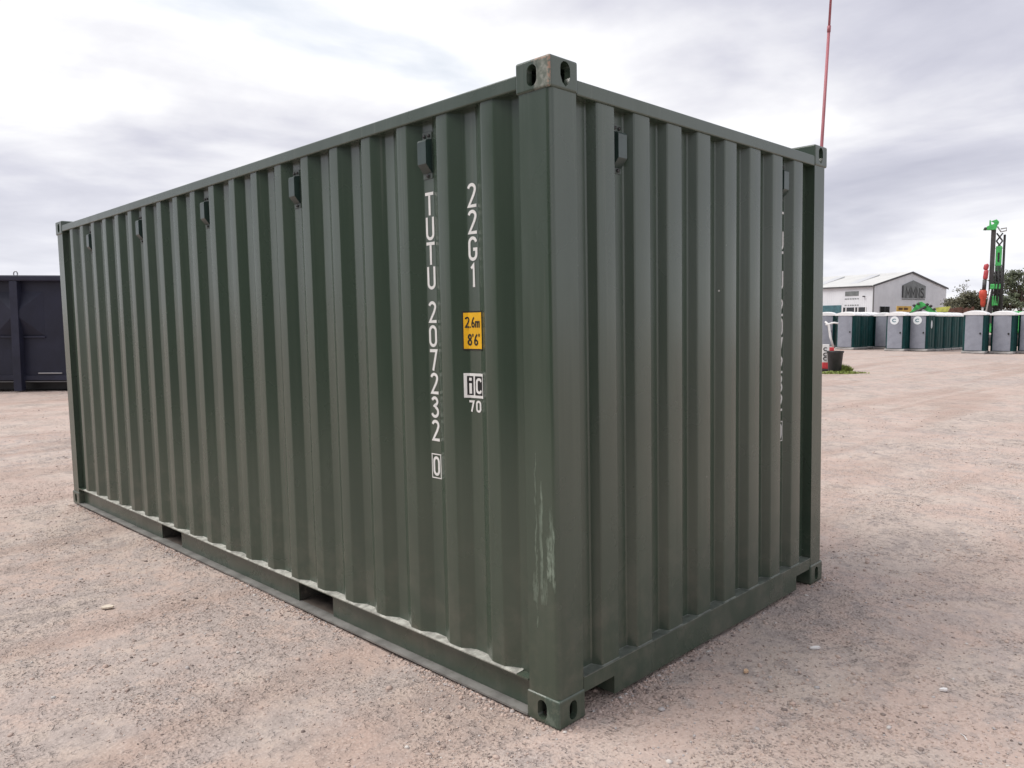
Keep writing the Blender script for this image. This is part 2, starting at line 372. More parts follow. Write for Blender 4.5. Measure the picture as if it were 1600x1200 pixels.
def post_poly(r=.022, w_=.156, d_=.166, e=.006):
    """outline of a corner post in the near corner, seen from above"""
    pts = [(e + r * (1 - math.cos(a)), e + r * (1 - math.sin(a))) for a in [PI / 2 * i / 6 for i in range(7)]]    # rounded outer corner
    return [(e, d_)] + pts + [(w_, e), (w_, e + .010), (w_, d_)]
for fx in (0, 1):
    for fy in (0, 1):
        poly = [((WD - x) if fx else x, (L - y) if fy else y) for x, y in post_poly()]
        mb = MB(); n = len(poly); zs = [.112 + (2.479 - .112) * i / 8 for i in range(9)]
        mb.add([(x, y, z) for z in zs for x, y in poly], [(j * n + i, j * n + (i + 1) % n, (j + 1) * n + (i + 1) % n, (j + 1) * n + i) for j in range(8) for i in range(n)])
        mb.sm = [(1 <= (k % n) <= 6) for k in range(8 * n)]
        mb.build('corner_post', POSTP, box_root)

# corner castings: hollow blocks with lifting apertures
def apply_bool(me, cutters):
    o = bpy.data.objects.new('tmp', me); COL.objects.link(o); tmp = []
    for c in cutters:
        co_ = c.build('cut', None); tmp.append(co_); md = o.modifiers.new('b', 'BOOLEAN'); md.object = co_; md.operation = 'DIFFERENCE'; md.solver = 'EXACT'
    dg = bpy.context.evaluated_depsgraph_get(); dg.update(); res = bpy.data.meshes.new_from_object(o.evaluated_get(dg))
    for t in tmp: mm = t.data; bpy.data.objects.remove(t); bpy.data.meshes.remove(mm)
    bpy.data.objects.remove(o); return res
def slot(cy, cz, w_, h_, n=10):
    r = w_ / 2
    return [(cy + r * math.cos(a), cz + (h_ / 2 - r) + r * math.sin(a)) for a in [PI * i / n for i in range(n + 1)]] + \
           [(cy + r * math.cos(a), cz - (h_ / 2 - r) + r * math.sin(a)) for a in [PI + PI * i / n for i in range(n + 1)]]
def shield(cx_, cz, w_, h_, n=10):
    r = w_ / 2; top = [(cx_ + r * math.cos(a), cz + h_ / 2 - r + r * math.sin(a)) for a in [PI * i / n for i in range(n + 1)]]
    return top + [(cx_ - r, cz - h_ * .10), (cx_ - r * .62, cz - h_ * .36), (cx_, cz - h_ / 2), (cx_ + r * .62, cz - h_ * .36), (cx_ + r, cz - h_ * .10)]
def casting_mesh(top):
    b = MB().bbox((0, 0, 0), (.162, .178, .118), .009, 3); m0 = b.mesh('corner_casting', CASTP)
    inner = MB().bbox((.028, .028, .026 if top else -.05), (.142, .156, .16 if not top else .092), .006)
    sidehole = MB().prism([(-.02, y, z) for y, z in slot(.092, .058, .050, .080)], (.08, 0, 0))
    endhole = MB().prism([(x, -.02, z) for x, z in (shield(.088, .060, .056, .092) if top else slot(.084, .058, .046, .078))], (0, .08, 0))
    tophole = MB().prism([(x, y, .104 if top else .10) for x, y in slot(.085, .092, .064, .115)], (0, 0, .12))
    cut = [inner, sidehole, endhole] + ([tophole] if top else [])
    return apply_bool(m0, cut)
for top in (0, 1):
    base = casting_mesh(top)
    for fx in (0, 1):
        for fy in (0, 1):
            bm = bmesh.new(); bm.from_mesh(base)
            for v in bm.verts: v.co = Vector(((WD - v.co.x) if fx else v.co.x, (L - v.co.y) if fy else v.co.y, v.co.z + (H - .118 if top else 0)))
            if fx != fy: bmesh.ops.reverse_faces(bm, faces=bm.faces)
            m2 = bpy.data.meshes.new('corner_casting'); bm.to_mesh(m2); bm.free(); m2.materials.clear(); m2.materials.append(CASTP)
            link('corner_casting', m2, box_root)

# rails
for s in (0, 1):
    fx = lambda x: WD - x if s else x
    def bx(mb, a, b): x0, x1 = sorted((fx(a[0]), fx(b[0]))); return mb.box((x0, a[1], a[2]), (x1, b[1], b[2]))
    x0, x1 = sorted((fx(.003), fx(.064)))
    MB().bbox((x0, .172, 2.494), (x1, L - .172, 2.551), .006, 2).build('top_side_rail', PAINT, box_root)
    # channel: a web cut out at the two fork pockets, between a top and a bottom flange
    web = [(.172, .0175), (1.69, .0175), (1.69, .134), (2.05, .134), (2.05, .0175), (3.70, .0175), (3.70, .134), (4.06, .134), (4.06, .0175), (L - .172, .0175), (L - .172, .1518), (.172, .1518)]
    rail = MB().prism([(fx(.047), y, z) for y, z in web], (-.006 if s else .006, 0, 0)).build('bottom_side_rail', PAINT, box_root)
    bx(MB(), (.005, .172, .152), (.062, L - .172, .159)).build('top_flange', PAINT, rail)
    bx(MB(), (-.004, .172, .008), (.060, L - .172, .017)).build('bottom_flange', FLANGE_SHEEN, rail)
    # the ledge that shows in each fold of the wall, its sky sheen painted on
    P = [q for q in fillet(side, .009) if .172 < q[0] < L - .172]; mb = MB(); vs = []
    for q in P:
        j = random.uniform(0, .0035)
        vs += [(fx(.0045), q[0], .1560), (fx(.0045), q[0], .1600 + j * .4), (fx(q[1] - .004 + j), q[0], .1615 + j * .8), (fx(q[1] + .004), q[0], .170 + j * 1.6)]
    mb.add(vs, [(4 * i + k, 4 * i + k + 1, 4 * i + 5 + k, 4 * i + 4 + k) for i in range(len(P) - 1) for k in range(3)]).build('sheen_ledge', LEDGE_SHEEN, rail)
for yc in (1.87, 3.88):            # fork pockets run through under the floor
    PK = mat('pocket_steel', (.055, .050, .042), .7, fn=varied(.4, 9, dirt=(.22, .17, .14)))
    fp = MB().box((.062, yc - .178, .0105), (WD - .062, yc + .178, .0165)).build('fork_pocket', mat('dirty_pocket_floor', (.12, .098, .082), .85, fn=varied(.3, 9)), box_root)
    for q in (-.186, .180): MB().box((.054, yc + q, .018), (WD - .041, yc + q + .006, .124)).build('pocket_wall', PK, fp)
for s in (0, 1):
    fy = lambda y: L - y if s else y
    def by(mb, a, b, r=None):
        y0, y1 = sorted((fy(a[1]), fy(b[1]))); A, B = (a[0], y0, a[2]), (b[0], y1, b[2])
        return mb.bbox(A, B, r, 2) if r else mb.box(A, B)
    by(MB(), (.158, .004, 2.468), (WD - .158, .064, 2.527), .006).build('top_end_rail', PAINT, box_root)
    # sill plate with a notch beside each bottom casting
    A = [(.160, .100), (.362, .100), (.362, .020), (2.096, .020), (2.096, .100), (WD - .160, .100), (WD - .160, .164), (.160, .164)]
    sill = MB().prism([(x, fy(.007), z) for x, z in A], (0, -.006 if s else .006, 0))
    so = sill.build('end_sill', PAINT, box_root)
    by(MB(), (.160, .0135, .158), (WD - .160, .064, .1635)).build('sill_flange', PAINT, so)
    for x0, x1 in ((.362, .366), (2.092, 2.096)): by(MB(), (x0, .014, .022), (x1, .30, .120)).build('sill_gusset', PAINT, so)
    P = [q for q in fillet(end, .009) if .160 < q[0] < WD - .160]; P = [(.160, EI)] + P + [(WD - .160, EI)]; mb = MB(); vs = []
    for q in P:
        j = random.uniform(0, .002)
        vs += [(q[0], fy(.0055), .1610), (q[0], fy(.0055), .1655 + j * .4), (q[0], fy(q[1] - .004 + j), .1660 + j), (q[0], fy(q[1] + .004), .173 + j)]
    mb.add(vs, [(4 * i + k, 4 * i + k + 1, 4 * i + 5 + k, 4 * i + 4 + k) for i in range(len(P) - 1) for k in range(3)]).build('weld_ledge', mat('pale_green_ledge', (.12, .135, .115), .5, fn=varied(.3, 14)), so)  # end ledge strip in a paler green than the wall

# ventilators: a bent cover between two bolted tabs
def vent_parts():
    tabs = [MB().bbox((-.031, -.0035, -.100), (.031, 0, -.076), .001), MB().bbox((-.031, -.0035, .068), (.031, 0, .102), .001), MB().bbox((-.035, -.0035, -.1005), (.034, 0, -.1000 - .004), .0008)][:2]
    prof = [(0, .070), (-.030, .064), (-.036, .056), (-.036, -.040), (-.004, -.077), (0, -.077)]
    body = MB().prism([(-.029, y, z) for y, z in prof], (.058, 0, 0))
    bolts = []
    for x, z in ((-.015, .085), (.015, .085), (.004, -.088)): bolts.append(MB().tube([(x, -.003, z), (x, -.011, z)], .0075, 8))
    return tabs, body, bolts
tabs, body, bolts = vent_parts()
vb = body.build('ventilator', mat('dark_green_cover', (.026, .048, .043), .32, .8, fn=varied(.2, 12)), box_root)
for t_ in tabs: t_.build('mounting_tab', mat('worn_tab', (.085, .105, .095), .4, fn=varied(.4, 30)), vb)
for b in bolts: b.build('bolt', mat('dark_bolt', (.05, .05, .05), .5), vb)
places = [((SI, .771 + 1.1176 * k, 2.348), -PI / 2) for k in range(5)] + [((.4725, EI, 2.318), 0), ((1.9635, EI, 2.345), 0)]
for i, (p, rz) in enumerate(places):
    o = vb if i == 0 else copy_tree(vb, box_root)
    o.location = p; o.rotation_euler = (0, 0, rz)

# ------------------------------------------------------------------ stroke lettering
def arc(cx_, cy_, rx, ry, a0, a1, n=9): return [(cx_ + rx * math.cos(math.radians(a0 + (a1 - a0) * i / n)), cy_ + ry * math.sin(math.radians(a0 + (a1 - a0) * i / n))) for i in range(n + 1)]
GL = {  # unit glyphs, 1 high, strokes as poly lines ('c' marks a closed one)
 'T': (.50, [[(.0, .93), (.50, .93)], [(.25, .86), (.25, 0)]]),
 'U': (.50, [[(.06, 1), *arc(.25, .26, .19, .20, 180, 360), (.44, 1)]]),
 '2': (.50, [[*arc(.25, .75, .19, .19, 165, -20, 9), (.36, .52), (.08, .07), (.50, .07)]]),
 '0': (.50, [[*arc(.25, .73, .19, .21, 0, 180), *arc(.25, .27, .19, .21, 180, 360), 'c']]),
 '7': (.50, [[(.02, .93), (.44, .93), (.20, 0)]]),
 '3': (.50, [[*arc(.24, .77, .17, .17, 160, -80, 9), (.22, .56), (.30, .53), *arc(.24, .28, .20, .22, 70, -160, 10)]]),
 'G': (.50, [[*arc(.25, .73, .19, .21, 10, 180), *arc(.25, .27, .19, .21, 180, 360), (.44, .47), (.27, .47)]]),
 '1': (.50, [[(.14, .78), (.27, .93), (.27, 0)]]),
 '6': (.50, [[(.40, .95), (.22, .75), (.07, .40), *arc(.25, .26, .18, .19, 165, 515, 16)]]),
 '8': (.50, [[*arc(.25, .74, .16, .185, -90, 270, 16), 'c'], [*arc(.25, .27, .19, .20, 90, 450, 16), 'c']]),
 'M': (.62, [[(.06, 0), (.06, 1), (.31, .30), (.56, 1), (.56, 0)]]),
 'N': (.52, [[(.06, 0), (.06, 1), (.46, 0), (.46, 1)]]),
 'S': (.50, [[*arc(.25, .75, .18, .18, 20, 250, 10), *arc(.25, .27, .19, .20, 70, -160, 12)]]),
 'C': (.50, [[*arc(.25, .70, .19, .22, 15, 180), *arc(.25, .28, .19, .21, 180, 345)]]),
 'i': (.24, [[(.12, .64), (.12, 0)], [(.12, .98), (.12, .80)]]),
 'm': (.70, [[(.06, 0), (.06, .60)], [(.12, .53), (.35, .53), (.35, 0)], [(.41, .53), (.62, .53), (.62, 0)]]),
 '.': (.16, [[(.08, .12), (.08, 0)]]), "'": (.14, [[(.07, 1), (.05, .76)]]), ' ': (.3, []),
}
def ribbon(pts, wd):
    closed = pts[-1] == 'c'; P = [Vector(p) for p in (pts[:-1] if closed else pts)]
    Q = [P[0]]
    for p in P[1:]:
        if (p - Q[-1]).length > 1e-4: Q.append(p)
    if closed and (Q[0] - Q[-1]).length < 1e-4: Q.pop()
    n = len(Q); L_, R_ = [], []
    for i in range(n):
        a = Q[i - 1] if (closed or i) else None; b = Q[(i + 1) % n] if (closed or i < n - 1) else None
        d1 = (Q[i] - a).normalized() if a is not None else None; d2 = (b - Q[i]).normalized() if b is not None else None
        d = ((d1 or d2) + (d2 or d1)); d = d.normalized() if d.length > 1e-6 else d1
        nn = Vector((-d.y, d.x)); k = 1.0
        if d1 and d2: k = min(1 / max(.35, nn.dot(Vector((-d1.y, d1.x)))), 1.8)
        L_.append(Q[i] + nn * wd * k / 2); R_.append(Q[i] - nn * wd * k / 2)
    fs = [(i, n + i, n + (i + 1) % n, (i + 1) % n) for i in range(n if closed else n - 1)]
    return L_ + R_, fs
def letter(mb, ch, h, wd, to3, sx=1.0):
    if isinstance(mb, tuple):                       # (parent, material): one object for each character
        if not GL[ch][1]: return
        m_ = MB(); letter(m_, ch, h, wd, to3, sx); return m_.build('character', mb[1], mb[0])
    for st in GL[ch][1]:
        pts = [((p[0] - GL[ch][0] / 2) * h * sx, p[1] * h) if p != 'c' else 'c' for p in st]
        v, f = ribbon(pts, wd); mb.add([to3(p.x, p.y) for p in v], f)
def column(mb, text, to3, ztop, h, pitch, wd, sx=1.0):
    z = ztop
    for ch in text:
        if ch == '_': z -= .048; continue
        letter(mb, ch, h, wd, lambda a, b, z=z: to3(a, z - h + b), sx); z -= pitch
    return mb
def line(mb, text, h, wd, to3, gap=.12, sx=1.0):
    tot = sum(GL[c][0] * h * sx + gap * h for c in text) - gap * h; a0 = -tot / 2
    for c in text:
        w_ = GL[c][0] * h * sx; letter(mb, c, h, wd, lambda a, b, o=a0 + w_ / 2: to3(a + o, b), sx); a0 += w_ + gap * h
    return mb
def onside(yc, x=SI - .0015): return lambda a, b: (x, yc - a, b)
def onend(xc, y=EI - .0015): return lambda a, b: (xc + a, y, b)
def frame2(mb, to3, a0, a1, b0, b1, t):
    for q in ((a0, a1, b0, b0 + t), (a0, a1, b1 - t, b1), (a0, a0 + t, b0 + t, b1 - t), (a1 - t, a1, b0 + t, b1 - t)):
        mb.add([to3(q[0], q[2]), to3(q[1], q[2]), to3(q[1], q[3]), to3(q[0], q[3])], [(0, 1, 2, 3)])
    return mb
def number_on(to3, name):
    e = empty(name); e.parent = box_root
    column((e, WHITE), 'TUTU', to3, 2.190, .101, .1092, .0135, 1.12); column((e, WHITE), '207232', to3, 1.708, .097, .1072, .0135, 1.12)
    frame2(MB(), to3, -.033, .033, .903, 1.017, .005).build('check_digit_frame', WHITE, e)
    letter((e, WHITE), '0', .088, .0125, lambda p, q: to3(p, .916 + q), 1.0)
number_on(onside(.768), 'container_number')
e = empty('size_code'); e.parent = box_root
column((e, WHITE), '22G1', onside(.490), 2.192, .101, .1105, .0135, 1.1)
number_on(onend(1.974), 'container_number')
# height sticker and registry mark follow the folds of the wall
def wrap(yc, off):
    ks = [(.388, SO), (.456, SI), (.527, SI), (.595, SO)]
    def f(a, b):
        y = yc - a
        d = np.interp(y, [k[0] for k in ks], [k[1] for k in ks]); return (float(d) - off, y, b)
    return f
def patch(to3, a0, a1, b0, b1):
    cuts = sorted({a0, a1, *[c for c in (.4905 - .456, .4905 - .527) if a0 < c < a1]}); mb = MB()
    for p, q in zip(cuts, cuts[1:]): mb.add([to3(p, b0), to3(q, b0), to3(q, b1), to3(p, b1)], [(0, 1, 2, 3)])
    return mb
YC = .4905
st = patch(wrap(YC, .0020), -.062, .062, 1.492, 1.658).build('height_sticker', BLACKV, box_root)
patch(wrap(YC, .0030), -.057, .056, 1.498, 1.652).build('yellow_field', YELLOW, st)
line((st, BLACKV), '2.6m', .046, .0068, lambda a, b: wrap(YC, .0040)(a - .008, 1.588 + b), .08, .86); line((st, BLACKV), "8'6'", .050, .0080, lambda a, b: wrap(YC, .0040)(a - .004, 1.512 + b), .08, .95)
ic = patch(wrap(YC, .0020), -.062, .056, 1.287, 1.393).build('registry_mark', WHITE, box_root)
for q in ((-.048, -.014), (-.004, .048)): patch(wrap(YC, .0028), *q, 1.299, 1.381).build('registry_field', BLACKV, ic)
tx = (ic, WHITE); letter(tx, 'i', .070, .015, lambda a, b: wrap(YC, .0036)(a - .031, 1.305 + b)); letter(tx, 'C', .068, .011, lambda a, b: wrap(YC, .0036)(a + .022, 1.306 + b), 1.1)
e = empty('registry_number'); e.parent = box_root
line((e, WHITE), '70', .048, .0095, lambda a, b: wrap(YC, .0020)(a - .006, 1.227 + b), .25, 1.25)

# ------------------------------------------------------------------ dark cabin on the left
NAVY = mat('navy_steel', (.016, .018, .034), .5, .35, fn=varied(.25, 1.2))
NAVY2 = mat('navy_frame', (.020, .022, .040), .5, .35, fn=varied(.25, 2))
A, B = G(-330, 18.2), G(30, 18.5)
dirx = (B - A).normalized(); rz = math.atan2(dirx.y, dirx.x)
cab = empty('site_cabin', B, rz, label='dark navy steel site cabin with embossed panels beyond the green container', cat='cabin')
def cb(name, a, b, m=NAVY, r=.006): return MB().bbox(a, b, r).build(name, m, cab)
cb('wall', (-6.0, .06, .26), (3.0, 2.5, 2.60)); cb('roof_edge', (-6.05, -.14, 2.585), (3.05, 2.56, 2.72), NAVY2, .03)
cb('base_beam', (-6.0, .02, .245), (3.0, .10, .36), NAVY2)
MB().box((-5.9, .35, .0), (2.9, 2.4, .26)).build('underframe', BLACKV, cab)
cb('bottom_rail', (-6.0, .035, .20), (3.0, .075, .225), mat('worn_rail', (.14, .14, .14), .6))
for xx in (-6.0, -3.0, 0.0, 2.9): cb('frame_post', (xx - .09, -.13, 0.0), (xx + .09, .06, 2.585), NAVY2, .01)
for xc in (-3.0, 0.0):
    MB().add([(xc - .58, .058, 1.31), (xc + .58, .058, 1.31), (xc + .58, .058, 2.34), (xc - .58, .058, 2.34), (xc, -.12, 1.82)], [(0, 1, 4), (1, 2, 4), (2, 3, 4), (3, 0, 4), (0, 3, 2, 1)]).build('embossed_panel', NAVY, cab)
    cb('drip_bar', (xc - .62, .02, 1.255), (xc + .60, .058, 1.295), NAVY2)
cb('vent_bar', (.40, .02, .40), (.95, .058, .43), mat('bare_steel', (.35, .35, .36), .4, metal=.7)); 
MB().tube([(-.16 + .045 * math.cos(a), .3, 2.775 + .062 * math.sin(a)) for a in [2 * PI * i / 12 for i in range(13)]], .014, 6).build('lifting_eye', mat('bare_steel', (.35, .35, .36), .4), cab)

# unseen dark block added left of the yard to darken reflections in the paint
blk = empty('unseen_dark_block', (-8.8, 2.0, float(gheight(-8.8, 2.0))), PI / 2, label='added dark two-storey block left of the yard, unseen but mirrored in the green paint', cat='cabin')
MB().bbox((-6.5, 0, -.05), (7.0, 2.6, 5.25), .02).build('wall', NAVY, blk)
MB().bbox((-6.6, -.12, 5.255), (7.1, 2.7, 5.42), .02).build('roof_edge', NAVY2, blk)
MB().box((-6.5, -.03, 2.58), (7.0, -.002, 2.70)).build('storey_band', NAVY2, blk)
for k in range(4):
    for z in (.9, 3.6): MB().box((-5.6 + k * 3.2, -.05, z), (-4.4 + k * 3.2, -.004, z + 1.0)).build('window_shutter', NAVY2, blk)

# ------------------------------------------------------------------ portable toilets
TEAL = mat('teal_plastic', (.004, .048, .048), .6, .25, fn=varied(.2, 2))
DOORG = mat('grey_door_plastic', (.25, .265, .31), .5, fn=varied(.1, 3))
ROOFW = mat('white_roof_plastic', (.80, .80, .80), .5, fn=varied(.05, 3))
SKID = mat('grey_skid', (.36, .35, .34), .8, fn=varied(.3, 4, dirt=(.3, .22, .18)))
def toilet_proto():
    t = empty('portable_toilet'); w2, dp = .53, 1.16
    MB().bbox((-w2 - .03, -.06, .0), (w2 + .03, dp + .03, .13), .03).build('skid_base', SKID, t)
    ol = [(-w2, .12), (-w2 + .05, .03), (-w2 + .13, 0), (w2 - .13, 0), (w2 - .05, .03), (w2, .12), (w2, dp - .06), (w2 - .06, dp), (-w2 + .06, dp), (-w2, dp - .06)]
    body = MB().prism([(x, y, .13) for x, y in ol], (0, 0, 1.99)); body.build('body', TEAL, t)
    for k in range(2): MB().bbox((w2 - .002, .26 + k * .42, .25), (w2 + .020, .52 + k * .42, 2.0), .01).build('wall_rib', TEAL, t)
    # door, bowed out a little, with an arched head
    dw = .41; cols = []
    for i in range(13):
        x = -dw + 2 * dw * i / 12; zt = 2.06 + .14 * math.cos(x / dw * PI / 2) ** .8; cols.append((x, -.045 - .035 * math.cos(x / dw * PI / 2), zt))
    mb = MB(); n = 13; mb.add([(x, y, .16) for x, y, z in cols] + [(x, y, z) for x, y, z in cols] + [(x, .02, .16) for x, y, z in cols] + [(x, .02, z) for x, y, z in cols],
        [(i, i + 1, n + i + 1, n + i) for i in range(12)] + [(n + i, n + i + 1, 3 * n + i + 1, 3 * n + i) for i in range(12)] + [(0, n, 3 * n, 2 * n), (n - 1, 3 * n - 1, 4 * n - 1, 2 * n - 1)] + [(i, 2 * n + i, 2 * n + i + 1, i + 1) for i in range(12)])
    d = mb.build('door', DOORG, t)
    MB().bbox((.28, -.10, 1.02), (.35, -.055, 1.12), .01).build('latch', BLACKV, d)
    # roof: shallow dome arching over the door
    mb = MB(); vs = []; nx_, ny_ = 12, 8
    for j in range(ny_ + 1):
        for i in range(nx_ + 1):
            a = -1 + 2 * i / nx_; b = j / ny_; lip = .05
            vs.append((a * (w2 + lip), -.10 + b * (dp + .15), 2.10 + .20 * max(0, 1 - abs(a) ** 2.6) ** .6 * (.75 + .25 * math.sin(PI * b))))
    fs = [(j * 13 + i, j * 13 + i + 1, (j + 1) * 13 + i + 1, (j + 1) * 13 + i) for j in range(ny_) for i in range(nx_)]
    mb.add(vs, fs, True)
    mb.f += [tuple(range(13)), tuple(range(ny_ * 13, ny_ * 13 + 13))]; mb.sm += [False] * 2      # gable ends of the dome
    rf = mb.build('roof', ROOFW, t); MB().bbox((-w2 - .05, -.10, 2.05), (w2 + .05, dp + .05, 2.098), .01).build('roof_rim', ROOFW, rf)
    return t
TP = toilet_proto(); first = [True]
def disc(t, x, y, z, r, name='round_sticker'):
    c = MB().prism([(x + r * math.cos(a), y, z + r * math.sin(a)) for a in [2 * PI * i / 20 for i in range(20)]], (0, -.004, 0)).build(name, mat('pale_sticker', (.72, .76, .78), .5), t)
    MB().prism([(x + r * .55 * math.cos(a), y - .0045, z + .45 * r * math.sin(a)) for a in [math.radians(40 + 280 * i / 14) for i in range(15)]] + [(x + r * .28 * math.cos(a), y - .0045, z + .22 * r * math.sin(a)) for a in [math.radians(320 - 280 * i / 14) for i in range(15)]], (0, -.002, 0)).build('sticker_print', mat('sticker_blue', (.12, .22, .26), .5), c)
def toilet(u, depth, theta, label, back=0.0, sticker=False, oval=False):
    p = G(u, depth); view = (p - Vector((CAM.x, CAM.y, 0))).normalized(); r = Vector((view.y, -view.x, 0))
    fr = -view * math.cos(theta) - r * math.sin(theta); p = p - fr * back; p.z = float(gheight(p.x, p.y)) + .012
    t = TP if first[0] else copy_tree(TP); first[0] = False
    t.location = p; t.rotation_euler = (0, 0, math.atan2(fr.x, -fr.y)); tag(t, label, 'toilet', 'portable toilets lined up across the yard')
    if sticker: disc(t, -.02, -.090, 1.78, .24)
    if oval: MB().prism([(.556, .50 + .12 * math.cos(a), 1.55 + .24 * math.sin(a)) for a in [2 * PI * i / 16 for i in range(16)]], (.004, 0, 0)).build('oval_label', mat('pale_sticker', (.72, .76, .78), .5), t)
    return t
TH = math.radians(19)
toilet(1520, 41.9, TH * .55, 'teal portable toilet with grey door, first of the three nearest the right edge')
toilet(1564, 41.7, TH * .55, 'teal portable toilet with grey door, second from the right edge')
toilet(1607, 41.5, TH * .55, 'teal portable toilet cut by the right edge of the photo')
toilet(1397, 45.6, TH, 'teal portable toilet with round sticker on its door, left one of the stickered two', sticker=True)
toilet(1433, 45.4, TH, 'teal portable toilet with round door sticker and oval label on its side', sticker=True, oval=True)
for i, wd_ in enumerate(('directly behind the one with the oval side label', 'second behind the one with the oval side label', 'third behind the one with the oval side label', 'fourth behind the one with the oval side label')):
    toilet(1433, 45.4, TH, 'teal portable toilet ' + wd_, back=1.42 * (i + 1))
toilet(1319, 47.6, TH, 'teal portable toilet with plain grey door beside the black planter tub')
for i, wd_ in enumerate(('directly behind the plain grey door near the black tub', 'second behind the plain grey door near the black tub', 'third behind the plain grey door near the black tub')):
    toilet(1319, 47.6, TH, 'teal portable toilet ' + wd_, back=1.42 * (i + 1))
toilet(1378, 49.5, TH * .4, 'teal portable toilet set back left of the stickered pair')
toilet(1289, 50.5, TH * .5, 'teal portable toilet half hidden by the green container edge')

# ------------------------------------------------------------------ warehouse
def clad_fn(t, p):
    co = t.new('ShaderNodeTexCoord').outputs['Object']; c = tuple(p.inputs['Base Color'].default_value)[:3]
    X, Y, Z = t.sep(co); s_ = t.m('SINE', t.m('MULTIPLY', t.m('ADD', X, Y), 2 * PI / .25))
    t.put(p.inputs['Normal'], t.bump(s_, .3, .03)); t.put(p.inputs['Base Color'], t.mix(t.ss(t.noise(co, .6, 4), .35, .7), c, tuple(v * .9 for v in c)))
CLAD = mat('pale_cladding', (.66, .68, .71), .55, fn=clad_fn); ROOFG = mat('pale_roof_sheet', (.60, .60, .58), .5, fn=clad_fn); TRIM = mat('dark_trim', (.06, .06, .065), .5)
GLASS = mat('window_glass', (.02, .022, .025), .08, .6)
c0, g1 = G(1361, 85), G(1474.5, 92); gv = (g1 - c0); GW = gv.length; gv.normalize(); rzb = math.atan2(gv.y, gv.x)
# local frame: +X along the gable, +Y along the long wall away from the camera
wh = empty('warehouse', c0, rzb, label='pale grey gabled warehouse with dark sign on its gable', cat='building')
EV, AP, LN = 5.62, 7.22, 26.0
MB().prism([(0, 0, 0), (GW, 0, 0), (GW, 0, EV), (GW / 2, 0, AP), (0, 0, EV)], (0, .2, 0)).build('gable_wall', CLAD, wh)
MB().box((0, .2, 0), (.2, LN, EV)).build('long_wall', CLAD, wh); MB().box((GW - .2, .2, 0), (GW, LN, EV)).build('long_wall', CLAD, wh)
MB().prism([(0.2, LN - .2, 0), (GW - .2, LN - .2, 0), (GW - .2, LN - .2, EV), (GW / 2, LN - .2, AP - .02), (.2, LN - .2, EV)], (0, .2, 0)).build('back_wall', CLAD, wh)
for s in (0, 1):
    q = (lambda x: GW - x) if s else (lambda x: x)
    MB().prism([(q(-.18), -.10, EV - .02), (q(GW / 2), -.10, AP + .06), (q(GW / 2), -.10, AP + .16), (q(-.18), -.10, EV + .08)], (0, LN + .2, 0)).build('roof', ROOFG, wh)
    MB().prism([(q(-.22), -.14, EV - .10), (q(GW / 2), -.14, AP - .02), (q(GW / 2), -.14, AP + .18), (q(-.22), -.14, EV + .10)], (0, .035, 0)).build('verge_trim', TRIM, wh)
MB().box((-.28, 0, EV - .10), (-.16, LN, EV + .04)).build('gutter', TRIM, wh)
MB().box((-.06, -.06, 0), (.10, .0, EV - .1)).build('corner_trim', mat('grey_trim', (.16, .16, .165), .5), wh)
for k in range(5): MB().prism([(GW * .10, 3 + k * 4.6, EV + .36), (GW * .40, 3 + k * 4.6, AP - .12), (GW * .40, 4 + k * 4.6, AP - .12), (GW * .10, 4 + k * 4.6, EV + .36)], (0, 0, .10)).build('roof_light', mat('roof_light_sheet', (.52, .53, .54), .4), wh)
# gable sign: a house-shaped board outline with tall letters
DSIGN = mat('dark_sign', (.012, .014, .014), .5); GSIGN = mat('grey_sign', (.16, .175, .175), .5, fn=varied(.2, 2))
sg = MB().prism([(GW * .375, -.05, 4.42), (GW * .375, -.05, 5.82), (GW * .52, -.05, 6.42), (GW * .695, -.05, 5.82), (GW * .695, -.05, 4.42)], (0, .045, 0)).build('gable_sign', GSIGN, wh)
MB().box((GW * .372, -.075, 4.43), (GW * .386, -.052, 5.75)).build('sign_post', DSIGN, sg)
tx = (sg, DSIGN); line(tx, 'MMNS', 1.0, .17, lambda a, b: (GW * .545 + a, -.06, 4.46 + b * 1.12), .06, 1.45)
MB().box((GW * .375, -.05, 4.24), (GW * .69, -.008, 4.34)).build('sign_strapline', GSIGN, sg)
# long wall sign, window, roller door, lamp
ls = MB().box((-.03, 1.75, 4.62), (-.004, 3.45, 5.12)).build('wall_sign', GSIGN, wh)
for z, h in ((4.25, .10), (3.55, .10)):
    for k in range(6): MB().box((-.03, 1.72 + k * .30, z), (-.004, 1.72 + k * .30 + random.uniform(.16, .25), z + h)).build('sign_word', GSIGN, ls)
MB().box((-.05, 3.9, 2.2), (-.004, 6.9, 3.62)).build('roller_door', mat('teal_door', (.045, .12, .14), .5, fn=varied(.25, 2)), wh)
wn = MB().box((-.04, .75, 2.0), (-.004, 3.7, 3.35)).build('window', GLASS, wh)
for yk in (.75, 1.7, 2.1, 3.2, 3.64): MB().box((-.07, yk, 2.0), (-.041, yk + .10, 3.35)).build('window_mullion', mat('white_frame', (.75, .75, .75), .5), wn)
gwn = MB().box((GW * .09, -.04, 2.0), (GW * .215, -.004, 3.42)).build('window', GLASS, wh)
for xk in (.09, .15, .208): MB().box((GW * xk, -.07, 2.0), (GW * xk + .07, -.041, 3.42)).build('window_mullion', TRIM, gwn)
MB().bbox((-.30, .95, 4.45), (-.0, 1.10, 4.58), .02).build('wall_lamp', TRIM, wh)
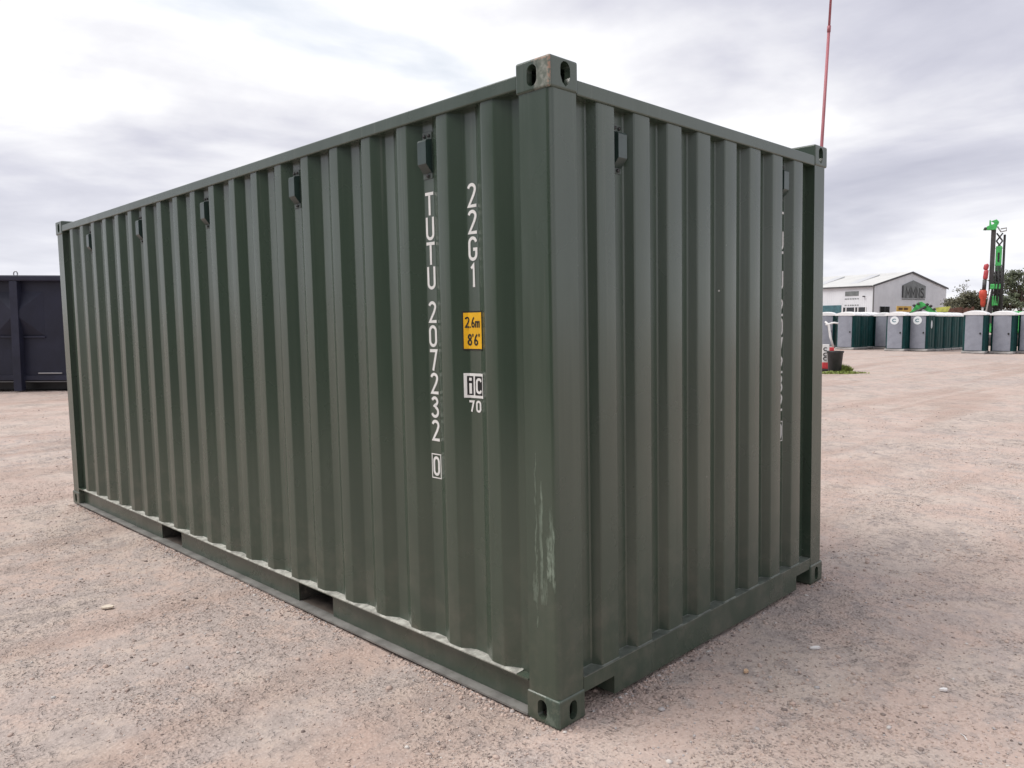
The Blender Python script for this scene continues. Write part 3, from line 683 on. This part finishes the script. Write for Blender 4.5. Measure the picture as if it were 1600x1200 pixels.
# second, lower shed roof behind
s0 = G(1215, 108); shed = empty('long_shed', s0, rzb + .05, label='long low grey shed roof behind the pale warehouse', cat='building')
MB().box((0, 0, 0), (16, 20, 5.4)).build('wall', CLAD, shed); MB().prism([(-.3, -.2, 5.4), (16.3, -.2, 5.4), (8, -.2, 7.25)], (0, 20.4, 0)).build('roof', mat('grey_roof_sheet', (.40, .40, .40), .6, fn=clad_fn), shed)

# yellow banner on posts in front of the gable
p = G(1410, 78); bn = empty('yellow_banner', p, rzb - .15, label='yellow banner with dark print below the gable sign', cat='sign')
MB().box((-1.0, 0, zat(487, 78)), (1.0, .04, zat(478, 78))).build('board', mat('banner_yellow', (.62, .40, .10), .6, fn=varied(.15, 2)), bn)
for xk in (-.9, .86): MB().box((xk, .041, 0), (xk + .06, .10, zat(478.5, 78))).build('post', TRIM, bn)
for a, b in ((-.75, -.20), (-.05, .50)): MB().box((a, -.012, zat(484, 78)), (b, -.002, zat(480.5, 78))).build('banner_word', mat('brown_print', (.10, .05, .02), .6), bn)

# ------------------------------------------------------------------ piling rig
LIME = mat('lime_paint', (.06, .42, .10), .45, fn=varied(.25, 4)); RED = mat('red_orange_paint', (.50, .06, .03), .45, fn=varied(.2, 4)); CHAR = mat('charcoal_steel', (.045, .042, .042), .5, fn=varied(.3, 3)); GREY = mat('grey_steel', (.35, .35, .34), .5, fn=varied(.3, 3))
RD = 56.0; pr = G(1548, RD); view = (pr - Vector((CAM.x, CAM.y, 0))).normalized(); rzr = math.atan2(-view.x, view.y)
rig = empty('piling_rig', pr, rzr, label='lime green piling rig with dark mast and red drill heads', cat='rig')
def rx(u): return (u - 1553) * RD / F_PX * 1.0
def rzv(v): return zat(v, RD)
def rb(name, u0, u1, v0, v1, y0, y1, m, r=.03): return MB().bbox((rx(u0), y0, rzv(v1)), (rx(u1), y1, rzv(v0)), r).build(name, m, rig)
rb('mast_core', 1552.8, 1562.2, 424, 500, .26, .34, CHAR)
mast = rb('mast', 1546, 1552.5, 360, 505, -.15, .2, CHAR); rb('back_stay', 1562.5, 1565.8, 368, 500, .25, .45, CHAR)
rb('green_sleeve', 1553.2, 1561.5, 386, 424, -.1, .25, LIME); rb('sleeve_slot', 1556, 1558.5, 396, 410, -.13, -.1, BLACKV, .004)
mb = MB()
for i in range(10):
    za, zb = rzv(366 + i * 12), rzv(378 + i * 12)
    if 388 < 366 + i * 12 < 412: continue
    for p_, q_, y_ in ((1553.5, 1561.5, .02), (1561.5, 1553.5, .10)): MB().tube([(rx(p_), y_, za), (rx(q_), y_, zb)], .055, 6).build('lattice_bar', CHAR, rig)
for k in range(5): MB().tube([(rx(1554.5 + k * 2.0), -.2, rzv(416)), (rx(1555 + k * 2.2 + random.uniform(-2, 2)), -.3, rzv(440)), (rx(1554 + k * 2), -.2, rzv(482))], .04, 6).build('hydraulic_hose', mat('black_rubber', (.02, .02, .02), .6), rig)
hd = MB().prism([(rx(1535), -.25, rzv(360)), (rx(1552), -.25, rzv(361)), (rx(1554), -.25, rzv(354)), (rx(1549), -.25, rzv(352)), (rx(1541), -.25, rzv(355))], (0, .5, 0)).build('mast_head', LIME, rig)
MB().prism([(rx(1543), -.12, rzv(354.5)), (rx(1546), -.12, rzv(353)), (rx(1544.5), -.12, rzv(345.5)), (rx(1543), -.12, rzv(346))], (0, .2, 0)).build('head_bracket', LIME, hd)
MB().prism([(rx(1549.5), -.12, rzv(353)), (rx(1555), -.12, rzv(353)), (rx(1556), -.12, rzv(349)), (rx(1552.5), -.12, rzv(345)), (rx(1545), -.12, rzv(347.5)), (rx(1549), -.12, rzv(349.5))], (0, .2, 0)).build('head_bracket', LIME, hd)
MB().tube([(rx(1538), -.3, rzv(358.5)), (rx(1538), .3, rzv(358.5))], .09, 12).build('sheave', CHAR, hd)
MB().tube([(rx(1554), 0, rzv(356)), (rx(1559), .1, rzv(364)), (rx(1566), .1, rzv(362.5)), (rx(1566), .1, rzv(358.5)), (rx(1558.5), .1, rzv(359.5))], .05, 6).build('stay_frame', GREY, rig)
for v0, v1, w_ in ((413, 422, 3.6), (422, 437, 3.4)): MB().tube([(rx(1541.5), -.25, rzv(v0)), (rx(1542), -.25, rzv(v0 + 2)), (rx(1541), -.25, rzv(v1 - 2)), (rx(1541), -.25, rzv(v1))], [w_ * .03, w_ * .046, w_ * .046, w_ * .03], 12).build('drill_motor', mat('dark_red_paint', (.42, .05, .06), .45, fn=varied(.2, 4)), rig)
MB().tube([(rx(1540.5), -.25, rzv(437)), (rx(1540), -.25, rzv(453))], .13, 10).build('drill_shaft', CHAR, rig)
MB().tube([(rx(1539), -.3, rzv(453)), (rx(1539), -.3, rzv(455)), (rx(1539), -.3, rzv(464)), (rx(1539.5), -.3, rzv(467)), (rx(1539.5), -.3, rzv(475)), (rx(1539.5), -.3, rzv(479))], [.17, .25, .25, .17, .16, .10], 14).build('rotary_head', RED, rig)
MB().tube([(rx(1539.5), -.3, rzv(479)), (rx(1540), -.3, rzv(520))], .07, 8).build('drill_rod', GREY, rig)
MB().tube([(rx(1549), -.35, rzv(452)), (rx(1543.5), -.35, rzv(492))], .055, 8).build('ram', mat('chrome_ram', (.6, .6, .6), .3, metal=.6), rig)
rb('mast_clamp', 1548, 1562, 444, 452, -.3, .3, LIME, .06)
rb('carriage', 1551, 1560, 462, 478, -.25, .3, LIME, .08)
rb('machine_body', 1549, 1620, 486, 520, .4, 2.6, LIME, .12)
for s in (-.2, 2.4): MB().bbox((-.8, s, 0), (3.4, s + .55, .75), .22, 3).build('crawler_track', CHAR, rig)

# lime green excavator with its boom folded, behind the toilets
ED = 60.0; pe = G(1440, ED); ex = empty('excavator', pe, rzr, label='lime green excavator with folded boom behind the toilets', cat='excavator')
def ez_(u, v, y): return ((u - 1440) * ED / F_PX, y, zat(v, ED))
MB().prism([ez_(1418, 494, -.2), ez_(1426, 482, -.2), ez_(1431, 473, -.2), ez_(1437, 471, -.2), ez_(1446, 477, -.2), ez_(1456, 485, -.2), ez_(1461, 494, -.2), ez_(1450, 489, -.2), ez_(1438, 482, -.2), ez_(1430, 490, -.2)], (0, .45, 0)).build('boom', LIME, ex)
for u, v in ((1427, 477), (1433, 474.5), (1445, 475.5), (1450, 478), (1455, 483), (1436, 486)): MB().tube([ez_(u, v, -.35), ez_(u, v, .40)], .10, 10).build('pin', CHAR, ex)
MB().tube([ez_(1424, 490, -.3), ez_(1444, 479, -.3)], .09, 8).build('ram', CHAR, ex)
MB().bbox((-1.1, .3, .85), (1.3, 2.6, 1.95), .12).build('machine_body', LIME, ex); MB().bbox((-1.0, .4, 1.95), (-.1, 1.6, zat(486, ED)), .1).build('cab', GLASS, ex)
for s in (.2, 2.3): MB().bbox((-1.6, s, 0), (1.7, s + .5, .8), .22, 3).build('crawler_track', CHAR, ex)
# yellow dumper
pd = G(1468, 62); dm = empty('site_dumper', pd, rzr, label='small yellow dumper skip beside the lime excavator', cat='dumper')
zb_ = zat(487, 62); zt_ = zat(478.5, 62)
MB().prism([(-.5, 0, zt_ - .1), (.6, 0, zt_), (.42, 0, zb_), (-.3, 0, zb_)], (0, 1.2, 0)).build('skip', mat('pale_yellow_paint', (.55, .50, .12), .5, fn=varied(.25, 3)), dm)
MB().bbox((-.6, .1, .5), (.8, 1.1, zb_ - .02), .06).build('chassis', CHAR, dm)
for xx in (-.45, .6):
    for yy in (-.05, 1.0): MB().tube([(xx, yy, .42), (xx, yy + .28, .42)], .42, 16).build('wheel', CHAR, dm)
# brown boarded fence
BROWN = mat('brown_board', (.15, .075, .055), .8, fn=varied(.35, 2))
fa, fb = G(1474, 80), G(1524, 80); fd = (fb - fa); fl = fd.length; fn_ = empty('board_fence', fa, math.atan2(fd.y, fd.x), label='reddish brown board fence below the dark bushes', cat='fence')
for k in range(int(fl / .30)):
    h = zat(480 + random.uniform(-1.5, 1.5), 80); MB().box((k * .30, random.uniform(0, .02), 0), (k * .30 + .265, .045, h)).build('board', BROWN, fn_)
MB().box((0, .046, zat(486, 80)), (fl, .10, zat(484.5, 80))).build('rail', BROWN, fn_)
# parked dark cars' roofs show as thin dark strips above the toilet roofs
def car(u, d, label):
    p = G(u, d); c = empty('parked_car', p, rzr + .3, label=label, cat='car', group='dark cars parked by the warehouse')
    z1 = zat(488.5, d)
    MB().prism([(-2.1, 0, .35), (2.1, 0, .35), (2.15, 0, .95), (1.3, 0, 1.05), (-2.0, 0, 1.05), (-2.15, 0, .9)], (0, 1.75, 0)).build('body', mat('black_car_paint', (.02, .02, .022), .25), c)
    MB().prism([(-1.7, .1, 1.052), (1.2, .1, 1.052), (.6, .15, z1 - .05), (.3, .2, z1), (-1.2, .2, z1), (-1.5, .15, z1 - .08)], (0, 1.5, 0)).build('cabin', mat('black_car_paint', (.02, .02, .022), .25), c)
    for xx in (-1.35, 1.35):
        for yy in (-.02, 1.55): MB().tube([(xx, yy, .33), (xx, yy + .22, .33)], .33, 16).build('wheel', CHAR, c)
car(1362, 72, 'dark vehicle roof showing above the toilets at the warehouse corner'); car(1404, 74, 'dark vehicle roof showing above the toilets below the yellow banner')

# ------------------------------------------------------------------ trees
def leaf_fn(t, p):
    r = t.new('ShaderNodeNewGeometry').outputs['Random Per Island']; c = tuple(p.inputs['Base Color'].default_value)[:3]
    t.put(p.inputs['Base Color'], t.mix(r, tuple(v * .55 for v in c), tuple(v * 1.5 for v in c)))
BARK = mat('bark', (.085, .065, .05), .9, fn=varied(.3, 4))
def tree(pos, H_, crown, nclump, nleaf, leaf, label, m, trunk_r=.2, spread=.9, name='leafy_tree'):
    root = empty(name, pos, label=label, cat='tree' if 'bush' not in name else 'bush'); R_ = random.Random(hash(label) % 1000 if False else len(label) * 13)
    tb = MB(); base = crown[2] - crown[3] * .9
    tb.tube([(0, 0, 0), (.1, 0, base * .6), (.05, .05, crown[2])], [trunk_r, trunk_r * .75, trunk_r * .35], 8); V = []; Fc = []
    for k in range(nclump):
        a = R_.random() * 2 * PI; e = math.asin(R_.uniform(-.75, 1)); q = R_.uniform(.45, 1)
        c = Vector((crown[0] * q * math.cos(a) * math.cos(e), crown[1] * q * math.sin(a) * math.cos(e), crown[2] + crown[3] * q * math.sin(e)))
        s0 = Vector((.08, .03, min(base * .7 + R_.random() * (crown[2] - base * .7), c.z)))
        tb.tube([s0, (s0 + c) / 2 + Vector((0, 0, .15)), c], [trunk_r * .3, trunk_r * .2, trunk_r * .07], 5)
        cr = R_.uniform(.45, 1.0) * spread
        for i in range(nleaf):
            d = Vector((R_.gauss(0, 1), R_.gauss(0, 1), R_.gauss(0, .62))) * cr * .5; o = c + d
            u = Vector((R_.gauss(0, 1), R_.gauss(0, 1), R_.gauss(0, 1))).normalized(); w_ = u.orthogonal().normalized(); l = leaf * R_.uniform(.6, 1.3); n = len(V)
            V += [o - u * l, o + w_ * l * .5, o + u * l, o - w_ * l * .5]; Fc.append((n, n + 1, n + 2, n + 3))
    tb.build('trunk', BARK, root); mb = MB(); mb.add(V, Fc); link('crown', mb.mesh('crown', m), root); return root
LEAF = mat('dark_leaf', (.055, .068, .032), .6, fn=leaf_fn); LEAF2 = mat('olive_leaf', (.075, .072, .038), .6, fn=leaf_fn)
tree(G(1592, 74), 6, (3.0, 2.6, zat(452, 74), 1.9), 34, 70, .16, 'spreading dark tree right of the piling rig', LEAF, .22, 1.0)
tree(G(1640, 78), 6, (3.0, 2.6, zat(455, 78), 2.4), 30, 80, .16, 'dark tree at the very edge behind the rightmost toilet', LEAF, .22, 1.1)
tree(G(1575, 72), 5, (1.6, 1.5, zat(477, 72), 1.0), 16, 90, .14, 'low dark tree directly behind the piling rig', LEAF, .14, .8)
tree(G(1505, 84), 4, (1.7, 1.6, zat(474, 84), 1.35), 26, 120, .13, 'rounded olive bush right of the warehouse', LEAF2, .14, .8, 'round_bush')
tree(G(1531, 84), 4, (1.2, 1.3, zat(473, 84), 1.2), 18, 130, .13, 'dark olive bush just left of the piling rig', LEAF2, .14, .8, 'round_bush')
tree(G(1482, 86), 4, (.7, .8, zat(478, 86), 1.2), 10, 60, .13, 'thin bush against the warehouse corner', LEAF2, .1, .6, 'round_bush')
tree(G(1504, 88), 5, (1.2, 1.0, zat(452, 88), 1.2), 13, 7, .13, 'spindly sapling with sparse leaves above the olive bush', LEAF2, .06, .5, 'thin_sapling')

# ------------------------------------------------------------------ red mast behind the container
pm = G(1263.5, 40); lean = Vector((RV.x, RV.y, 0)) * .033
pole = empty('red_pole', pm, label='tall thin red pole rising behind the container corner', cat='pole')
FR = mat('faded_red_paint', (.34, .105, .125), .5, fn=varied(.2, .6))
def pp(z): return lean * z + Vector((0, 0, z))
MB().tube([pp(0), pp(9), pp(16.2)], [.095, .082, .070], 10).build('lower_tube', FR, pole)
MB().tube([pp(16.25), pp(24)], [.060, .045], 10).build('upper_tube', FR, pole)
MB().tube([pp(16.0), pp(16.3)], .088, 10).build('joint_collar', FR, pole)

# ------------------------------------------------------------------ planter tub, barrier boards, weeds
BD = 25.6; pb = G(1305, BD); pb.z = float(gheight(pb.x, pb.y))
tub = empty('planter_tub', pb, label='black plastic tub standing at the edge of the yard', cat='tub')
BLK = mat('black_plastic', (.022, .022, .024), .5, fn=varied(.3, 6))
mb = MB(); mb.tube([(0, 0, 0), (0, 0, .03), (0, 0, .62), (0, 0, .66), (0, 0, .70), (0, 0, .70), (0, 0, .60)], [.185, .20, .245, .27, .27, .245, .24], 20); mb.build('body', BLK, tub)
MB().tube([(0, 0, .600), (0, 0, .612)], .236, 20).build('soil', mat('soil', (.09, .07, .05), .9, fn=varied(.4, 20, .01)), tub)
pw = G(1293.5, BD + .5); pw.z = float(gheight(pw.x, pw.y)); vw = (pw - Vector((CAM.x, CAM.y, 0))).normalized(); rzw = math.atan2(-vw.x, vw.y)
bar = empty('barrier_board', pw, rzw, label='red and white upright barrier board left of the black tub', cat='barrier')
RW = mat('white_board', (.74, .74, .73), .5, fn=varied(.08, 5)); RR = mat('red_board', (.60, .05, .06), .5, fn=varied(.15, 5))
MB().bbox((-.17, 0, .30), (.04, .05, .90), .012).build('white_panel', RW, bar); MB().bbox((-.17, 0, .08), (.04, .05, .295), .012).build('red_panel', RR, bar)
MB().bbox((.045, .0, .60), (.19, .05, .80), .012).build('red_panel', RR, bar); MB().bbox((.045, 0, .12), (.12, .05, .595), .01).build('white_panel', RW, bar)
MB().tube([(-.12, .1, 1.66), (.0, .1, 1.55), (.06, .1, 1.15), (.16, .1, .82)], [.03, .04, .035, .03], 8).build('white_strut', RW, bar)
MB().tube([(-.10, .1, 1.55), (.16, .1, 1.62), (.30, .1, 1.60)], .03, 8).build('white_strut', RW, bar)
MB().bbox((-.20, -.1, 0), (.16, .25, .079), .02).build('foot', BLK, bar)
for z in (.42, .56, .74): MB().tube([(-.075 + .06 * math.cos(a), -.004, z + .05 * math.sin(a)) for a in [math.radians(50 + 260 * i / 9) for i in range(10)]], .014, 6).build('black_mark', BLACKV, bar)
def weeds(cx_, cy_, n, sp, hgt, label, col):
    V, Fc = [], []
    for i in range(n):
        a = random.random() * 2 * PI; q = sp * random.random() ** .6; x0, y0 = cx_ + q * math.cos(a) * 1.0, cy_ + q * math.sin(a)
        z0 = float(gheight(x0, y0)); b = random.random() * 2 * PI; h = hgt * random.uniform(.3, 1) * (1 - .5 * q / sp); l = h * random.uniform(.3, .9); wd_ = .012 + .02 * random.random(); d = Vector((math.cos(b), math.sin(b), 0)); s_ = Vector((-d.y, d.x, 0)) * wd_; o = Vector((x0, y0, z0)); k = len(V)
        V += [o, o + d * l * .5 + s_ + Vector((0, 0, h * .7)), o + d * l + Vector((0, 0, h)), o + d * l * .5 - s_ + Vector((0, 0, h * .7))]; Fc.append((k, k + 1, k + 2, k + 3))
    mb = MB(); mb.add(V, Fc); return tag(link('weeds', mb.mesh('weeds', mat('weed_leaf', (.20, .25, .055), .6, fn=leaf_fn))), label, kind='stuff')
p = G(1317, BD + .1); weeds(p.x, p.y, 620, .30, .34, 'green weeds growing beside the black tub', 0)
for u_, n_ in ((1290, 200), (1302, 260), (1314, 260), (1326, 220), (1340, 90)): p = G(u_, BD - .5 + random.uniform(-.15, .15)); weeds(p.x, p.y, n_,   .36, .10, 'low yellow-green weeds along the foot of the tub', 0)

# ------------------------------------------------------------------ bits lying on the aggregate
def onground(u, v):
    d = FV + RV * ((u - 800) / F_PX) - UV * ((v - 600) / F_PX); t = -CAM.z / d.z; p = CAM + d * t
    for _ in range(4): t = (float(gheight(p.x, p.y)) - CAM.z) / d.z; p = CAM + d * t
    return p
PALE = mat('pale_flake', (.66, .58, .48), .8, fn=varied(.1, 30)); PWH = mat('white_scrap', (.75, .73, .72), .8)
def flake(name, u, v, sx, sy, rz_, label, m, cat):
    p = onground(u, v); rr = random.Random(int(u)); pts = [(sx * (1 + rr.uniform(-.3, .2)) * math.cos(a), sy * (1 + rr.uniform(-.35, .2)) * math.sin(a), 0) for a in [2 * PI * i / 9 for i in range(9)]]
    o = MB().prism(pts, (0, 0, .009)).build(name, m); o.location = p + Vector((0, 0, .006)); o.rotation_euler = (.06, -.05, rz_); tag(o, label, cat)
flake('stone_flake', 168, 951, .034, .022, -.6, 'pale cream stone flake lying left of the container', PALE, 'stone')
flake('paper_scrap', 1274, 1015, .026, .010, -.7, 'small white scrap lying right of the container end', PWH, 'scrap')
flake('stone_flake', 1165, 1052, .016, .011, .3, 'pale orange pebble lying in front of the container end', mat('orange_pebble', (.58, .40, .26), .8), 'stone')
flake('paper_scrap', 1475, 1081, .018, .009, -.8, 'tiny white scrap near the right edge of the yard', PWH, 'scrap')
p = onground(1511, 1158); o = MB().tube([(0, 0, .004), (.02, .012, .007), (.036, .028, .005)], .0022, 6).build('white_twig', PWH); o.location = p; o.rotation_euler = (0, 0, .1); tag(o, 'thin white twig lying at the lower right', 'twig')
